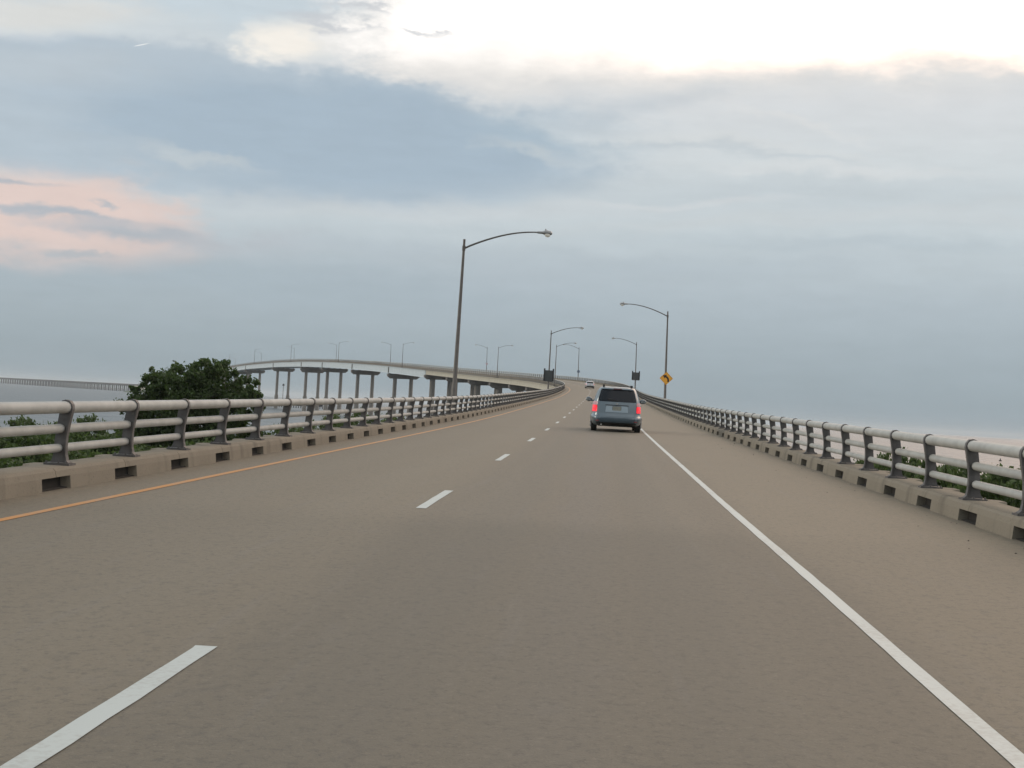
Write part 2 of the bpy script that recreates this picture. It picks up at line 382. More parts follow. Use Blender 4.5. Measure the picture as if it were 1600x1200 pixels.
def thing(name, label, cat, loc=(0, 0, 0), rz=0, group=None):
    o = bpy.data.objects.new(name, None); C.objects.link(o); o.location = loc; o.rotation_euler = (0, 0, rz); o.empty_display_size = .3
    return tag(o, label, cat, group)
def tag(o, label, cat, group=None):
    o['label'] = label; o['category'] = cat
    if group: o['group'] = group
    return o
def struct(o, kind='structure'): o['kind'] = kind; return o
def dup(o, parent=None):
    c = o.copy(); C.objects.link(c); c.parent = parent
    for ch in list(o.children): dup(ch, c)
    return c

# ------------------------------------------------------------------ road alignment
S = np.arange(-60, 1400, 1.0)
_s0, _R, _s1, _tr = 213.4, 599., 444.7, 60.
_k = np.clip((S-_s0)/_tr, 0, 1)*np.clip((_s1+_tr-S)/_tr, 0, 1)/_R
_th = np.cumsum(_k); _i0 = int(np.argmin(abs(S)))
_x = -np.cumsum(np.sin(_th)); _y = np.cumsum(np.cos(_th)); _x -= _x[_i0]; _y -= _y[_i0]
_zs = [-60, 0, 30, 60, 120, 180, 240, 300, 360, 420, 480, 560, 640, 720, 800, 900, 1000, 1200, 1400]
_zz = [-2.21, -1.385, -.97, -.62, .56, 1.86, 3.64, 5.70, 7.72, 9.4, 11.3, 14.1, 16.3, 17.7, 18.25, 18.0, 16.9, 12.6, 8]
_z = np.interp(S, _zs, _zz); _pad = np.pad(_z, 25, mode='reflect', reflect_type='odd'); _z = np.convolve(_pad, np.ones(51)/51, 'valid')
_bank = np.interp(S, [-60, 150, 300, 440, 560, 1400], [.010, .012, .035, .035, .012, .010])
def P(s, off=0., h=0.):
    x, y, z, t, b = (float(np.interp(s, S, a)) for a in (_x, _y, _z, _th, _bank))
    return Vector((x+off*math.cos(t), y+off*math.sin(t), EYE+z+b*off+h))
def TH(s): return float(np.interp(s, S, _th))
def sweep(mb, prof, ss, close=True, origin=Vector((0, 0, 0)), cap=True):   # profile [(off, h)] swept along the alignment
    n = len(prof); vs = []; fs = []
    for s in ss:
        for (o_, h) in prof: vs.append(P(s, o_, h)-origin)
    for i in range(len(ss)-1):
        for j in range(n if close else n-1):
            a = i*n+j; b_ = i*n+(j+1) % n; fs.append((a, b_, b_+n, a+n))
    if close and cap: fs.append(tuple(range(n))[::-1]); fs.append(tuple(range((len(ss)-1)*n, len(ss)*n)))
    mb.add(vs, fs)

# road sheet with metre UVs
ss = list(np.arange(-40, 260, 2.0))+list(np.arange(260, 1300, 4.0)); offs = [-6.3, -4, -2, 0, 2, 4.68]
vs = [P(s, o_) for s in ss for o_ in offs]; n = len(offs)
fs = [(i*n+j, i*n+j+1, (i+1)*n+j+1, (i+1)*n+j) for i in range(len(ss)-1) for j in range(n-1)]
me = bpy.data.meshes.new('road'); me.from_pydata([tuple(p) for p in vs], [], fs); me.materials.append(m_road)
uvl = me.uv_layers.new(name='UVMap'); uvv = [(o_, s) for s in ss for o_ in offs]
for lp in me.loops: uvl.data[lp.index].uv = uvv[lp.vertex_index]
me.polygons.foreach_set('use_smooth', [True]*len(me.polygons))
road = struct(bpy.data.objects.new('road', me)); C.objects.link(road)

def strip(mb, fo, w, s0, s1, step=1.5, h=.004, jag=0.):
    q = list(np.arange(s0, s1, step))+[s1]; pts = []
    for s in q:
        c = fo(s); pts.append((P(s, c-w/2+random.uniform(-jag, jag), h), P(s, c+w/2+random.uniform(-jag, jag), h)))
    mb.add([p for a in pts for p in a], [(2*i, 2*i+1, 2*i+3, 2*i+2) for i in range(len(q)-1)])
mb = MB(); k = 0
while 4.35+12.2*k < 700:
    a = 4.35+12.2*k; strip(mb, lambda s: float(np.interp(s, [5, 10, 17], [-1.945, -1.955, -1.985])), .115, a-(1.4 if k == 0 else 0), a+3.08, .4 if k < 4 else 1.1, jag=.004); k += 1
struct(mb.build('lane_line', m_white))
wob = lambda s: float(np.interp(s, [0, 5, 7, 9, 12, 16, 20, 40], [1.735, 1.735, 1.73, 1.725, 1.72, 1.70, 1.69, 1.69]))
mb = MB(); strip(mb, wob, .098, -20, 60, .5, jag=.003); strip(mb, lambda s: 1.69, .10, 60, 1290, 4); struct(mb.build('edge_line', m_white))
mb = MB(); strip(mb, lambda s: -5.36, .105, -20, 1290, 2.0, jag=.006); struct(mb.build('median_line', m_yellow))

# ------------------------------------------------------------------ the bridge
PITCHP = 2.46                       # spacing of posts and drains
bridge = thing('bridge', 'long concrete road bridge sweeping left and rising over the water on tall twin column piers', 'bridge', P(0, -.8, -.6)); BO = Vector(bridge.location)
def rs(side, s): return P(s, -6.2 if side < 0 else 4.58, 0)
KH = .25
def kerb(side, phase):
    f0 = -6.2 if side < 0 else 4.58
    O = lambda d: f0+side*d           # d metres outward from the kerb face
    mb = MB(); s = phase-PITCHP*4; slot_shade = MB()
    while s < 1290:
        fine_ = s < 330
        a, b_ = s-PITCHP/2, s+PITCHP/2          # a kerb unit, a drain slot in the middle of its foot
        g = .007 if fine_ else 0
        # units run between slot centres: joint above every slot
        u0, u1 = s+g, s+PITCHP-g
        def ring(q, pr): return [P(q, O(d), h)-BO for d, h in pr]
        top = [(0.012, .145), (.0, .15), (.018, KH-.03), (.045, KH), (.44, KH+.006), (.44, .145)]
        n_ = len(top); A = ring(u0, top); B = ring(u1, top)
        mb.add(A+B, [(i, (i+1) % n_, (i+1) % n_+n_, i+n_) for i in range(n_)]+[tuple(range(n_)), tuple(range(2*n_-1, n_-1, -1))])
        low = [(-.018, -.02), (.0, .15), (.44, .15), (.44, -.02)]
        c0, c1 = s+.44, s+PITCHP-.44; A = ring(c0, low); B = ring(c1, low)
        mb.add(A+B, [(i, (i+1) % 4, (i+1) % 4+4, i+4) for i in range(4)]+[(0, 1, 2, 3), (7, 6, 5, 4)])
        if s < 420:
            lowb = [(.36, -.02), (.36, .147), (.437, .147), (.437, -.02)]
            A = ring(s-.44, lowb); B = ring(s+.44, lowb)
            mb.add(A+B, [(i, (i+1) % 4, (i+1) % 4+4, i+4) for i in range(4)])
            # bracket behind each post
            br_ = [(.443, KH+.003), (.60, KH+.003), (.60, -.05), (.443, -.3)]
            q = s+PITCHP*POSTPH
            A = ring(q-.30, br_); B = ring(q+.30, br_)
            A[1] = P(q-.17, O(.60), KH+.003)-BO; B[1] = P(q+.17, O(.60), KH+.003)-BO
            mb.add(A+B, [(i, (i+1) % 4, (i+1) % 4+4, i+4) for i in range(4)]+[(0, 1, 2, 3), (7, 6, 5, 4)])
        s += PITCHP
    sweep(slot_shade, [(O(.03), .003), (O(.43), .003), (O(.43), .1475), (O(.12), .1475), (O(.11), .02), (O(.03), .012)], list(np.arange(-5, 420, 3.0)), origin=BO)  # dark lining strip added behind the slots as their painted shade
    k_ = mb.build('kerb', m_kerb, bridge); slot_shade.build('drain_slot_shade', m_slotshade, k_); return k_
POSTPH = .27
kerb(-1, 16.5); kerb(1, 18.45)
ssl = list(np.arange(-40, 1296, 6.0))
mb = MB(); sweep(mb, [(-6.66, -.004), (-6.30, -.004), (4.68, -.004), (5.04, -.004), (5.04, -.34), (4.5, -.42), (-6.1, -.42), (-6.66, -.34)], ssl, origin=BO); mb.build('deck_slab', m_pier, bridge)
def girders(s0, s1, offs_, dep, w, m, step=6.0, parts=1):
    q = list(np.arange(s0, s1, step))+[s1]
    for o_ in offs_:
        mb = MB(); sweep(mb, [(o_-w*.5, -.423), (o_+w*.5, -.423), (o_+w*.5, -.6), (o_+w*.15, -.66), (o_+w*.15, -.42-dep+.2), (o_+w*.5, -.42-dep+.14), (o_+w*.5, -.42-dep), (o_-w*.5, -.42-dep), (o_-w*.5, -.42-dep+.14), (o_-w*.15, -.42-dep+.2), (o_-w*.15, -.66), (o_-w*.5, -.6)], q, origin=BO)
        mb.build('girder', m, bridge)
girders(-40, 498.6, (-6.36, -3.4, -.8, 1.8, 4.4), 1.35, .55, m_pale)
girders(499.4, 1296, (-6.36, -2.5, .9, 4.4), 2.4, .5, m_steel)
def pier(s, dep, capd, capw, rad, steel):
    base = P(s, -.8, 0); base.z = 0; th = TH(s)
    e = bpy.data.objects.new('pier', None); C.objects.link(e); e.parent = bridge; e.location = base-BO; e.rotation_euler = (0, 0, th)
    bk = float(np.interp(s, S, _bank)); zt = P(s, -.8, -.42-dep-.12).z
    half = 6.0
    mb = MB(); L_ = lambda x: zt+bk*x
    poly = [(-half, L_(-half)), (half, L_(half)), (half, L_(half)-capd*.5), (half-1.1, L_(half)-capd), (-half+1.1, L_(-half)-capd), (-half, L_(-half)-capd*.5)]
    mb.prism(poly, -capw/2, capw/2)
    for x in (-5.2, -2.6, 0, 2.6, 5.2): mb.box(x-.4, x+.4, -.4, .4, L_(x)-.01, L_(x)+.16)
    mb.build('cap', m_cap, e)
    for sx in (-3.1, 3.1):
        mb = MB(); zz = L_(sx)-capd*.9
        if steel: mb.tube([(sx, 0, -1.5), (sx, 0, 6.8), (sx, 0, 7.6), (sx, 0, zz)], [rad*1.45, rad*1.35, rad*1.05, rad], 16)
        else: mb.tube([(sx, 0, -1.5), (sx, 0, zz)], [rad*1.08, rad], 16)
        mb.build('column', m_pier, e, True)
    if steel:   # stiffener lines on the fascia girder over the bearing
        mb = MB()
        for dy in (-.12, .55): mb.box(-5.86, -5.66, dy-.06, dy+.06, zt+.17-bk*5.5, zt+dep*.98)
        mb.build('stiffener', m_cap, e)
for k in range(16):
    s = 499-27.3*k
    if s > 60: pier(s, 1.35, 1.5, 1.9, .92, False)
for s in (551, 614, 677, 729, 812, 913, 965, 1020, 1075): pier(s, 2.55, 1.75 if s != 729 else 2.4, 1.9, .72, True)

# ------------------------------------------------------------------ railings
def post_mesh():
    mb = MB()
    fl = [(.085, .03), (.12, .055), (.135, .12), (.142, .22), (.138, .33), (.122, .45), (.098, .57), (.083, .645), (.092, .70), (.125, .742), (.175, .752), (.225, .735)]
    th_ = .022
    # flange: curved strip with thickness
    n_ = len(fl); inner = []
    for i, (x, z) in enumerate(fl):
        a = Vector(fl[max(i-1, 0)]); b_ = Vector(fl[min(i+1, n_-1)]); d = (b_-a).normalized(); nn = Vector((d.y, -d.x)); inner.append((x+nn.x*th_, z+nn.y*th_))
    hw = [.07, .052, .042, .038, .036, .036, .036, .038, .04, .04, .04, .036]
    vs = []
    for (x, z), (xi, zi), h in zip(fl, inner, hw): vs += [(x, -h, z), (x, h, z), (xi, h, zi), (xi, -h, zi)]
    fs = [(4*i+j, 4*i+(j+1) % 4, 4*(i+1)+(j+1) % 4, 4*(i+1)+j) for i in range(n_-1) for j in range(4)]+[(0, 1, 2, 3), tuple(4*(n_-1)+j for j in (3, 2, 1, 0))]
    mb.add(vs, fs)
    mb.prism([(.10, .03), (.325, .03), (.297, .10), (.288, .25), (.270, .45), (.248, .60), (.24, .672), (.20, .69), (.115, .68), (.11, .60), (.16, .42), (.165, .2), (.15, .1)], -.018, .018)
    mb.box(.06, .37, -.115, .115, 0, .025)
    for x in (.20, .345):
        for y in (-.085, .085): mb.tube([(x, y, .025), (x, y, .045)], .012, 6)
    mb.v = [(x, y, z*1.04 if z > .03 else z) for x, y, z in mb.v]
    return mb
pm = post_mesh(); post_proto = None
def railing(side, phase, label):
    f0 = -6.2 if side < 0 else 4.58
    root = thing('bridge_railing', label, 'railing', P(10, f0+side*.2, KH), 0, 'railings along the two sides of the bridge'); O_ = Vector(root.location)
    poss = [phase+PITCHP*k for k in range(-4, 520)]; poss = [p for p in poss if p < 1288]
    me = None; rest = MB(); cnt = 0
    for s in poss:
        th = TH(s) + (0 if side > 0 else math.pi)
        loc = P(s, f0, KH)
        if s > 5 and cnt < 100:
            if me is None: o = pm.build('post', m_post, root); me = o.data
            else: o = bpy.data.objects.new('post', me); C.objects.link(o); o.parent = root
            o.location = loc-O_; o.rotation_euler = (0, 0, th); cnt += 1
        elif s > 5:
            mt = Matrix.Translation(loc-O_) @ Matrix.Rotation(th, 4, 'Z')
            rest.prism([(.06, .0), (.13, .2), (.085, .645), (.11, .74), (.2, .75), (.26, .67), (.33, .3), (.36, 0)], -.065, .065, mt)
    o = rest.build('post', m_post, root); o['kind'] = 'stuff'
    q = [p for p in poss]; q = [q[0]-2]+q
    for (d, z, a, b_) in ((.178, .662, .078, .072), (.228, .405, .060, .056), (.238, .172, .056, .052)):
        pr = [(f0+side*(d+a*math.cos(t)), KH+.03+z+b_*math.sin(t)) for t in np.linspace(0, 2*math.pi, 13)[:-1]]
        mb = MB(); sweep(mb, pr, q, origin=O_); mb.build('rail', m_rail, root, True)
railing(-1, 17.15-PITCHP*4, 'three tube metal railing on dark curved posts along the left kerb of the bridge')
railing(1, 19.1-PITCHP*4, 'three tube metal railing on dark curved posts along the right kerb of the bridge')

# ------------------------------------------------------------------ street lamps
LH = 8.02
def lamp_proto():
    r = thing('street_lamp', '', 'street lamp')
    mb = MB(); mb.tube([(0, 0, -.45), (0, 0, .2), (0, 0, .25), (0, 0, LH)], [.135, .13, .112, .055], 14); mb.tube([(0, 0, LH), (0, 0, LH+.03)], [.068, .05], 14)
    mb.box(-.25, .3, -.25, .25, -.5, -.42); mb.build('pole', m_pole, r, True)
    mb = MB(); pts = []
    for i in range(15):
        t = i/14; x = .05+3.35*t; z = LH-.38+.93*math.sin(t*math.pi/2)**.92; pts.append((x, 0, z))
    mb.tube(pts, [.045-.014*i/14 for i in range(15)], 10); mb.tube([(0, 0, LH-.50), (0, 0, LH-.28)], .078, 12); mb.build('arm', m_pole, r, True)
    zt = LH+.55
    mb = MB(); mb.tube([(3.3, 0, zt), (3.42, 0, zt), (3.62, 0, zt), (3.66, 0, zt+.0), (3.80, 0, zt+.01), (3.98, 0, zt-.01), (4.05, 0, zt-.03)], [.045, .075, .085, .12, .155, .13, .05], 14, sq=.75)
    mb.tube([(3.74, 0, zt+.09), (3.74, 0, zt+.18)], .03, 8); h = mb.build('lamp_head', m_headm, r, True)
    mb = MB(); mb.tube([(3.84, 0, zt-.06), (3.84, 0, zt-.12), (3.84, 0, zt-.17), (3.84, 0, zt-.2)], [.145, .14, .10, .03], 14); mb.build('lens', m_lens, h, True)
    return r
lp0 = lamp_proto(); used = False; LG = 'street lamps along the two sides of the bridge'
LL = [(67.6, 'tall near lamp on the left railing, its curved arm high over the road'), (184, 'left side lamp rising behind the dark blank panel beside the far bridge'), (301, 'left side lamp right of the panel, arm tip meeting an arm from the right'), (407, 'slim lamp above the concrete girders, right one of its pair, arm pointing right'), (530, 'far lamp above the pale steel girder, right one of its pair, arm pointing right'), (641, 'faint lamp with arm to the right in the overlapping pair near the crest'), (757, 'faint lamp, left one of the close pair just left of the crest'), (878, "very faint lamp, left one of the pair above the tree's right side"), (985, 'faintest lamp at the far left end of the high bridge')]
RL = [(124, 'right side lamp carrying the orange diamond sign, arm reaching left'), (238, 'right side lamp behind the van with a dark panel on it'), (358, 'lamp just left of the white car with a small round sign, arm reaching left'), (468, 'slim lamp above the concrete girders, left one of its pair, with small pale sign'), (597, 'far lamp above the pale steel girder, left one of its pair, arm pointing left'), (704, 'faint lamp with arm to the left in the overlapping pair near the crest'), (816, 'faint lamp, right one of the close pair just left of the crest'), (930, "very faint lamp, right one of the pair above the tree's right side"), (1045, 'faint lamp next to the leftmost one at the far end of the high bridge')]
for side, lst in ((-1, LL), (1, RL)):
    for s, lab in lst:
        o = lp0 if not used else dup(lp0); used = True
        o.location = P(s, -6.88 if side < 0 else 5.25, KH-.02) ; o.rotation_euler = (0, R(.6) if side < 0 and s < 100 else (R(1.2) if side > 0 else 0), TH(s)+(0 if side < 0 else math.pi))
        tag(o, lab, 'street lamp', LG)
        mb = None

# ------------------------------------------------------------------ signs
def facing(p): return math.atan2(-(p.x), p.y)
s = 124; p = P(s, 5.25, 0)
t = thing('warning_sign', 'orange yellow diamond sign with black left curve arrow on the right lamp pole', 'road sign', Vector((p.x, p.y-.18, at(1036.5, 591, p.y).z)), 0)
h = .565
mb = MB(); mb.prism([(0, -h), (h, 0), (0, h), (-h, 0)], -.006, .006); mb.build('sign_plate', m_signy, t)
mb = MB(); w_ = .018
a, b_ = h-.035, h-.035-w_
vs = [(0, -.0085, -a), (a, -.0085, 0), (0, -.0085, a), (-a, -.0085, 0), (0, -.0085, -b_), (b_, -.0085, 0), (0, -.0085, b_), (-b_, -.0085, 0)]
mb.add(vs, [(i, (i+1) % 4, (i+1) % 4+4, i+4) for i in range(4)]); mb.build('border', m_black, t, fix=False)
cl = [(.17, -.30), (.175, -.17), (.15, -.03), (.08, .07), (-.03, .14)]; mb = MB(); vs = []
for i, (x, z) in enumerate(cl):
    A = Vector(cl[max(i-1, 0)]); B = Vector(cl[min(i+1, len(cl)-1)]); d = (B-A).normalized(); nn = Vector((-d.y, d.x))*.07
    vs += [(x+nn.x, -.010, z+nn.y), (x-nn.x, -.010, z-nn.y)]
mb.add(vs, [(2*i, 2*i+1, 2*i+3, 2*i+2) for i in range(len(cl)-1)]); mb.add([(-.29, -.010, .24), (-.13, -.010, -.02), (.05, -.010, .30)], [(0, 1, 2)])
mb.build('arrow', m_black, t, fix=False)
mb = MB(); mb.box(-.05, .05, .006, .06, .12, .18); mb.box(-.05, .05, .006, .06, -.18, -.12); mb.build('bracket', m_pole, t)
def panel(s, off, px, py, w, hh, lab):
    p = P(s, off, 0); z = at(px, py, p.y).z
    t = thing('blank_panel', lab, 'sign panel', Vector((p.x, p.y-.2, z)), 0, 'dark blank panels hung on lamp poles')
    mb = MB(); mb.box(-w/2+.1, w/2-.1, -.05, .05, -hh/2, hh/2-.22)
    for i in range(5): mb.box(-w/2+.14, w/2-.14, -.062, -.05, -hh/2+.06+i*(hh-.36)/5, -hh/2+.06+i*(hh-.36)/5+.05)
    mb.build('board', m_dark, t)
    for sx in (-1, 1):
        mb = MB(); mb.box(sx*(w/2-.1)-.1, sx*(w/2-.1)+.1, -.075, .075, -hh/2+.04, hh/2); mb.build('upright', m_black, t)
    mb = MB(); mb.box(-.05, .05, .05, .12, -.2, -.1); mb.build('bracket', m_pole, t)
panel(184, -6.88, 856.5, 586, 1.30, 1.62, 'dark blank panel with two uprights on the left lamp pole beside the far bridge')
panel(238, 5.25, 992.5, 587, 1.30, 1.50, 'dark blank panel with two uprights on the lamp pole above the van')
p = P(358, 5.25, 0)
t = thing('round_sign', 'small round blue grey sign low on the lamp pole left of the white car', 'road sign', Vector((p.x, p.y-.14, at(903.5, 580.5, p.y).z)))
mb = MB(); mb.tube([(0, -.02, 0), (0, .02, 0)], .36, 20); mb.build('sign_plate', m_blueg, t); mb = MB(); mb.box(-.04, .04, .02, .08, -.1, .1); mb.build('bracket', m_pole, t)
p = P(468, 5.25, 0)
t = thing('small_sign', 'small pale pinkish sign on a far lamp pole above the bridge bend', 'road sign', Vector((p.x, p.y-.16, at(760, 568.5, p.y).z)))
mb = MB(); mb.prism([(0, -.5), (.42, 0), (0, .5), (-.42, 0)], -.01, .01); mb.build('sign_plate', m_pink, t); mb = MB(); mb.box(-.04, .04, .01, .09, -.1, .1); mb.build('bracket', m_pole, t)

# ------------------------------------------------------------------ vehicles
def vehicle(root, lv, n, paint, lower, wheels, rad, cfg):
    """body lofted from plan sections; lv rows: (z, y_rear, y_front, half width)"""
    Z = [r[0] for r in lv]
    def sec(z): return tuple(float(np.interp(z, Z, [r[i] for r in lv])) for i in (1, 2, 3))
    def yr(x, z, d=0):
        a, b_, w = sec(z); q = max(0, 1-abs(x/w)**n)**(1/n); return (a+b_)/2-(b_-a)/2*q-d
    def yf(x, z, d=0):
        a, b_, w = sec(z); q = max(0, 1-abs(x/w)**n)**(1/n); return (a+b_)/2+(b_-a)/2*q+d
    def xs_(y, z, d=0):
        a, b_, w = sec(z); t = abs((y-(a+b_)/2)/((b_-a)/2)); return w*max(0, 1-t**n)**(1/n)+d
    K = 96; mb = MB(); zs = []
    for i in range(len(Z)-1): zs += list(np.linspace(Z[i], Z[i+1], 4)[:-1])
    zs.append(Z[-1]); vs = []
    for z in zs:
        a, b_, w = sec(z); c_, l = (a+b_)/2, (b_-a)/2
        for j in range(K):
            t = 2*math.pi*j/K; cs, sn = math.cos(t), math.sin(t)
            vs.append((w*math.copysign(abs(cs)**(2/n), cs), c_+l*math.copysign(abs(sn)**(2/n), sn), z))
    fs = [(i*K+j, i*K+(j+1) % K, (i+1)*K+(j+1) % K, (i+1)*K+j) for i in range(len(zs)-1) for j in range(K)]
    fs += [tuple(range(K))[::-1], tuple(range((len(zs)-1)*K, len(zs)*K))]
    mb.add(vs, fs); body = mb.build('body', paint, root, True)
    cut = MB()
    for (wy, sx) in [(y_, s_) for y_ in wheels for s_ in (-1, 1)]:
        cut.tube([(sx*(lv[2][3]-.30), wy, rad), (sx*(lv[2][3]+.3), wy, rad)], rad+.05, 28)
    co = cut.build('wheel_arch_cutter', paint)
    md = body.modifiers.new('b', 'BOOLEAN'); md.object = co; md.operation = 'DIFFERENCE'; md.solver = 'EXACT'
    dg = bpy.context.evaluated_depsgraph_get(); nm = bpy.data.meshes.new_from_object(body.evaluated_get(dg)); body.modifiers.clear(); body.data = nm
    bpy.data.objects.remove(co)
    def rear(name, z0, z1, xw0, xw1, m, d, par=root, nx=15, nz=6, thick=.012, cx=0.):
        mb = MB(); vs = []
        for k in range(nz+1):
            z = z0+(z1-z0)*k/nz; w = xw0+(xw1-xw0)*k/nz
            e = min(k, nz-k); w -= .012 if e == 0 else 0
            for j in range(nx+1):
                x = cx+w*(2*j/nx-1); vs.append((x, yr(x, z, d), z))
        N1 = len(vs); vs += [(x, y+thick, z) for x, y, z in vs]; q = nx+1
        fs = [(k*q+j, k*q+j+1, (k+1)*q+j+1, (k+1)*q+j) for k in range(nz) for j in range(nx)]
        fs += [tuple(i+N1 for i in f[::-1]) for f in fs]
        rim = [j for j in range(nx)]; 
        for j in range(nx): fs.append((j, j+N1, j+1+N1, j+1)); a = nz*q+j; fs.append((a+1, a+1+N1, a+N1, a))
        for k in range(nz): a = k*q; fs.append((a+q, a+q+N1, a+N1, a)); a = k*q+nx; fs.append((a, a+N1, a+q+N1, a+q))
        mb.add(vs, fs); return mb.build(name, m, par, True)
    def frontp(name, z0, z1, w0, w1, m, d):
        mb = MB(); vs = []; nx, nz = 12, 6
        for k in range(nz+1):
            z = z0+(z1-z0)*k/nz; w = w0+(w1-w0)*k/nz
            for j in range(nx+1): x = w*(2*j/nx-1); vs.append((x, yf(x, z, d), z))
        q = nx+1; mb.add(vs, [(k*q+j, k*q+j+1, (k+1)*q+j+1, (k+1)*q+j) for k in range(nz) for j in range(nx)]); return mb.build(name, m, root, True)
    def sidep(name, sx, z0, z1, ya, yb, m, d):
        mb = MB(); vs = []; nx, nz = 8, 5
        for k in range(nz+1):
            z = z0+(z1-z0)*k/nz; t = k/nz
            for j in range(nx+1): y = (ya[0]+(ya[1]-ya[0])*t)*(1-j/nx)+(yb[0]+(yb[1]-yb[0])*t)*j/nx; vs.append((sx*xs_(y, z, d), y, z))
        q = nx+1; mb.add(vs, [(k*q+j, k*q+j+1, (k+1)*q+j+1, (k+1)*q+j) for k in range(nz) for j in range(nx)]); return mb.build(name, m, root, True)
    def taill(sx, z0, z1, x0, ylen, m, name='tail_light', par=root, d=.012):
        mb = MB(); vs = []; nz = 5; rows = None
        for k in range(nz+1):
            z = z0+(z1-z0)*k/nz; a, b_, w = sec(z)
            pts = [(x, yr(x, z, d)) for x in np.linspace(x0, w*.992, 7)]
            y0_ = yr(w*.992, z, 0); pts += [(xs_(y, z, d), y) for y in np.linspace(y0_+.03, a+ylen, 4)]
            if k in (0, nz): pts[0] = (pts[0][0]+.02, pts[0][1])
            vs += [(sx*x, y, z) for x, y in pts]; q = len(pts)
        mb.add(vs, [(k*q+j, k*q+j+1, (k+1)*q+j+1, (k+1)*q+j) for k in range(nz) for j in range(q-1)]); return mb.build(name, m, par, True)
    # wheels
    for wy in wheels:
        for sx in (-1, 1):
            e = bpy.data.objects.new('wheel', None); C.objects.link(e); e.parent = root; xo = sx*(lv[2][3]-.015); e.location = (xo, wy, rad)
            mb = MB(); mb.tube([(-sx*.225, 0, 0), (-sx*.21, 0, 0), (-sx*.02, 0, 0), (0, 0, 0)], [rad-.03, rad, rad, rad-.03], 32); mb.build('tyre', m_tyre, e, True)
            mb = MB(); mb.tube([(-sx*.02, 0, 0), (sx*.006, 0, 0), (sx*.012, 0, 0)], [rad*.62, rad*.62, rad*.5], 24)
            for q in range(5):
                a = q*2*math.pi/5; mb.box(-.02, .02, -.03, .03, .05, rad*.58, Matrix.Translation((sx*.02, 0, 0)) @ Matrix.Rotation(a, 4, 'X'))
            mb.build('rim', m_headm, e)
    mb = MB(); mb.box(-lv[2][3]+.27, lv[2][3]-.27, wheels[0]-.6, wheels[1]+.5, cfg['floor']-.05, cfg['floor']+.3); mb.build('underbody', m_black, root)
    return yr, yf, xs_, rear, frontp, sidep, taill
m_tyre = mat('tyre_rubber', (.018, .018, .018), .85)
m_van = mat('blue_grey_metallic_paint', (.135, .172, .197), .30, .45, .5, coat=.6)
m_vanlow = mat('grey_blue_bumper_plastic', (.045, .068, .085), .5, .1)
m_vansheen = mat('tailgate_recess_painted_sky_sheen', (.30, .36, .40), .35, .4, .5)  # van paint made lighter: sky reflection on the recess put into the colour
m_glass = mat('tinted_glass', (.006, .009, .014), .08, 0, .3)
m_red = mat('lit_tail_lens', (.45, .005, .012), .2, 0, .5, emit=(1, .012, .03), estr=.75)
m_clear = mat('clear_tail_lens', (.55, .30, .32), .2, 0, .5, emit=(1, .35, .38), estr=.05)
m_chrome = mat('chrome', (.6, .6, .6), .15, 1)
m_plate = mat('number_plate', (.26, .26, .22), .5, var=.25, vscale=40)
m_whitecar = mat('white_car_paint', (.52, .53, .55), .3, 0, .5, coat=.5)
sv = 55.2; pv = P(sv, .56, 0); slope = math.atan((P(60).z-P(50).z)/10)
van = thing('minivan', 'blue grey minivan with lit red tail lights driving ahead beside the white edge line', 'van', pv, R(.4))
van.rotation_euler = (slope, 0, R(.4))
lv = [(.235, .16, 4.9, .86), (.30, .05, 4.98, .925), (.40, .0, 5.0, .955), (.53, .0, 5.0, .965), (.575, .03, 4.98, .965), (.60, .085, 4.95, .955), (.66, .095, 4.93, .93), (.80, .11, 4.85, .92), (.95, .13, 4.6, .91),
      (1.08, .15, 4.05, .89), (1.14, .165, 3.9, .875), (1.25, .20, 3.7, .845), (1.45, .29, 3.3, .775), (1.58, .36, 3.02, .715), (1.65, .42, 2.85, .665), (1.69, .52, 2.7, .58), (1.705, .75, 2.5, .42)]
yr, yf, xs_, rear, frontp, sidep, taill = vehicle(van, lv, 7.0, m_van, m_vanlow, (.95, 3.9), .335, {'floor': .25})
tg = rear('tailgate', .585, 1.125, .665, .70, m_van, .018, nz=8)
ps = rear('plate_recess', .745, .985, .43, .40, m_vansheen, .026, tg)
rear('handle_strip', .995, 1.02, .44, .44, m_black, .045, tg, nz=2, thick=.03)
pl = MB().box(-.155, .155, yr(0, .9, .038), yr(0, .9, .028), .80, .96).build('number_plate', m_plate, van)
MB().box(-.165, .165, yr(0, .9, .036), yr(0, .9, .026), .79, .97).build('plate_frame', m_black, pl)
mb = MB(); mb.tube([(0, yr(0, 1.06, .02), 1.06), (0, yr(0, 1.06, .035), 1.06)], [.055, .045], 16, sq=.6); mb.build('emblem', m_chrome, tg, True)
rear('rear_window', 1.14, 1.60, .735, .615, m_glass, .014, nz=8)
rear('spoiler', 1.605, 1.665, .60, .56, m_van, .07, nz=3, thick=.2)
rear('brake_light', 1.612, 1.64, .17, .16, mat('dark_red_lens', (.09, .008, .01), .25), .082, nz=2)
mb = MB(); mb.tube([(.05, yr(.05, 1.17, .035), 1.17), (-.35, yr(-.35, 1.22, .035), 1.22)], .012, 8); mb.build('rear_wiper', m_black, van)
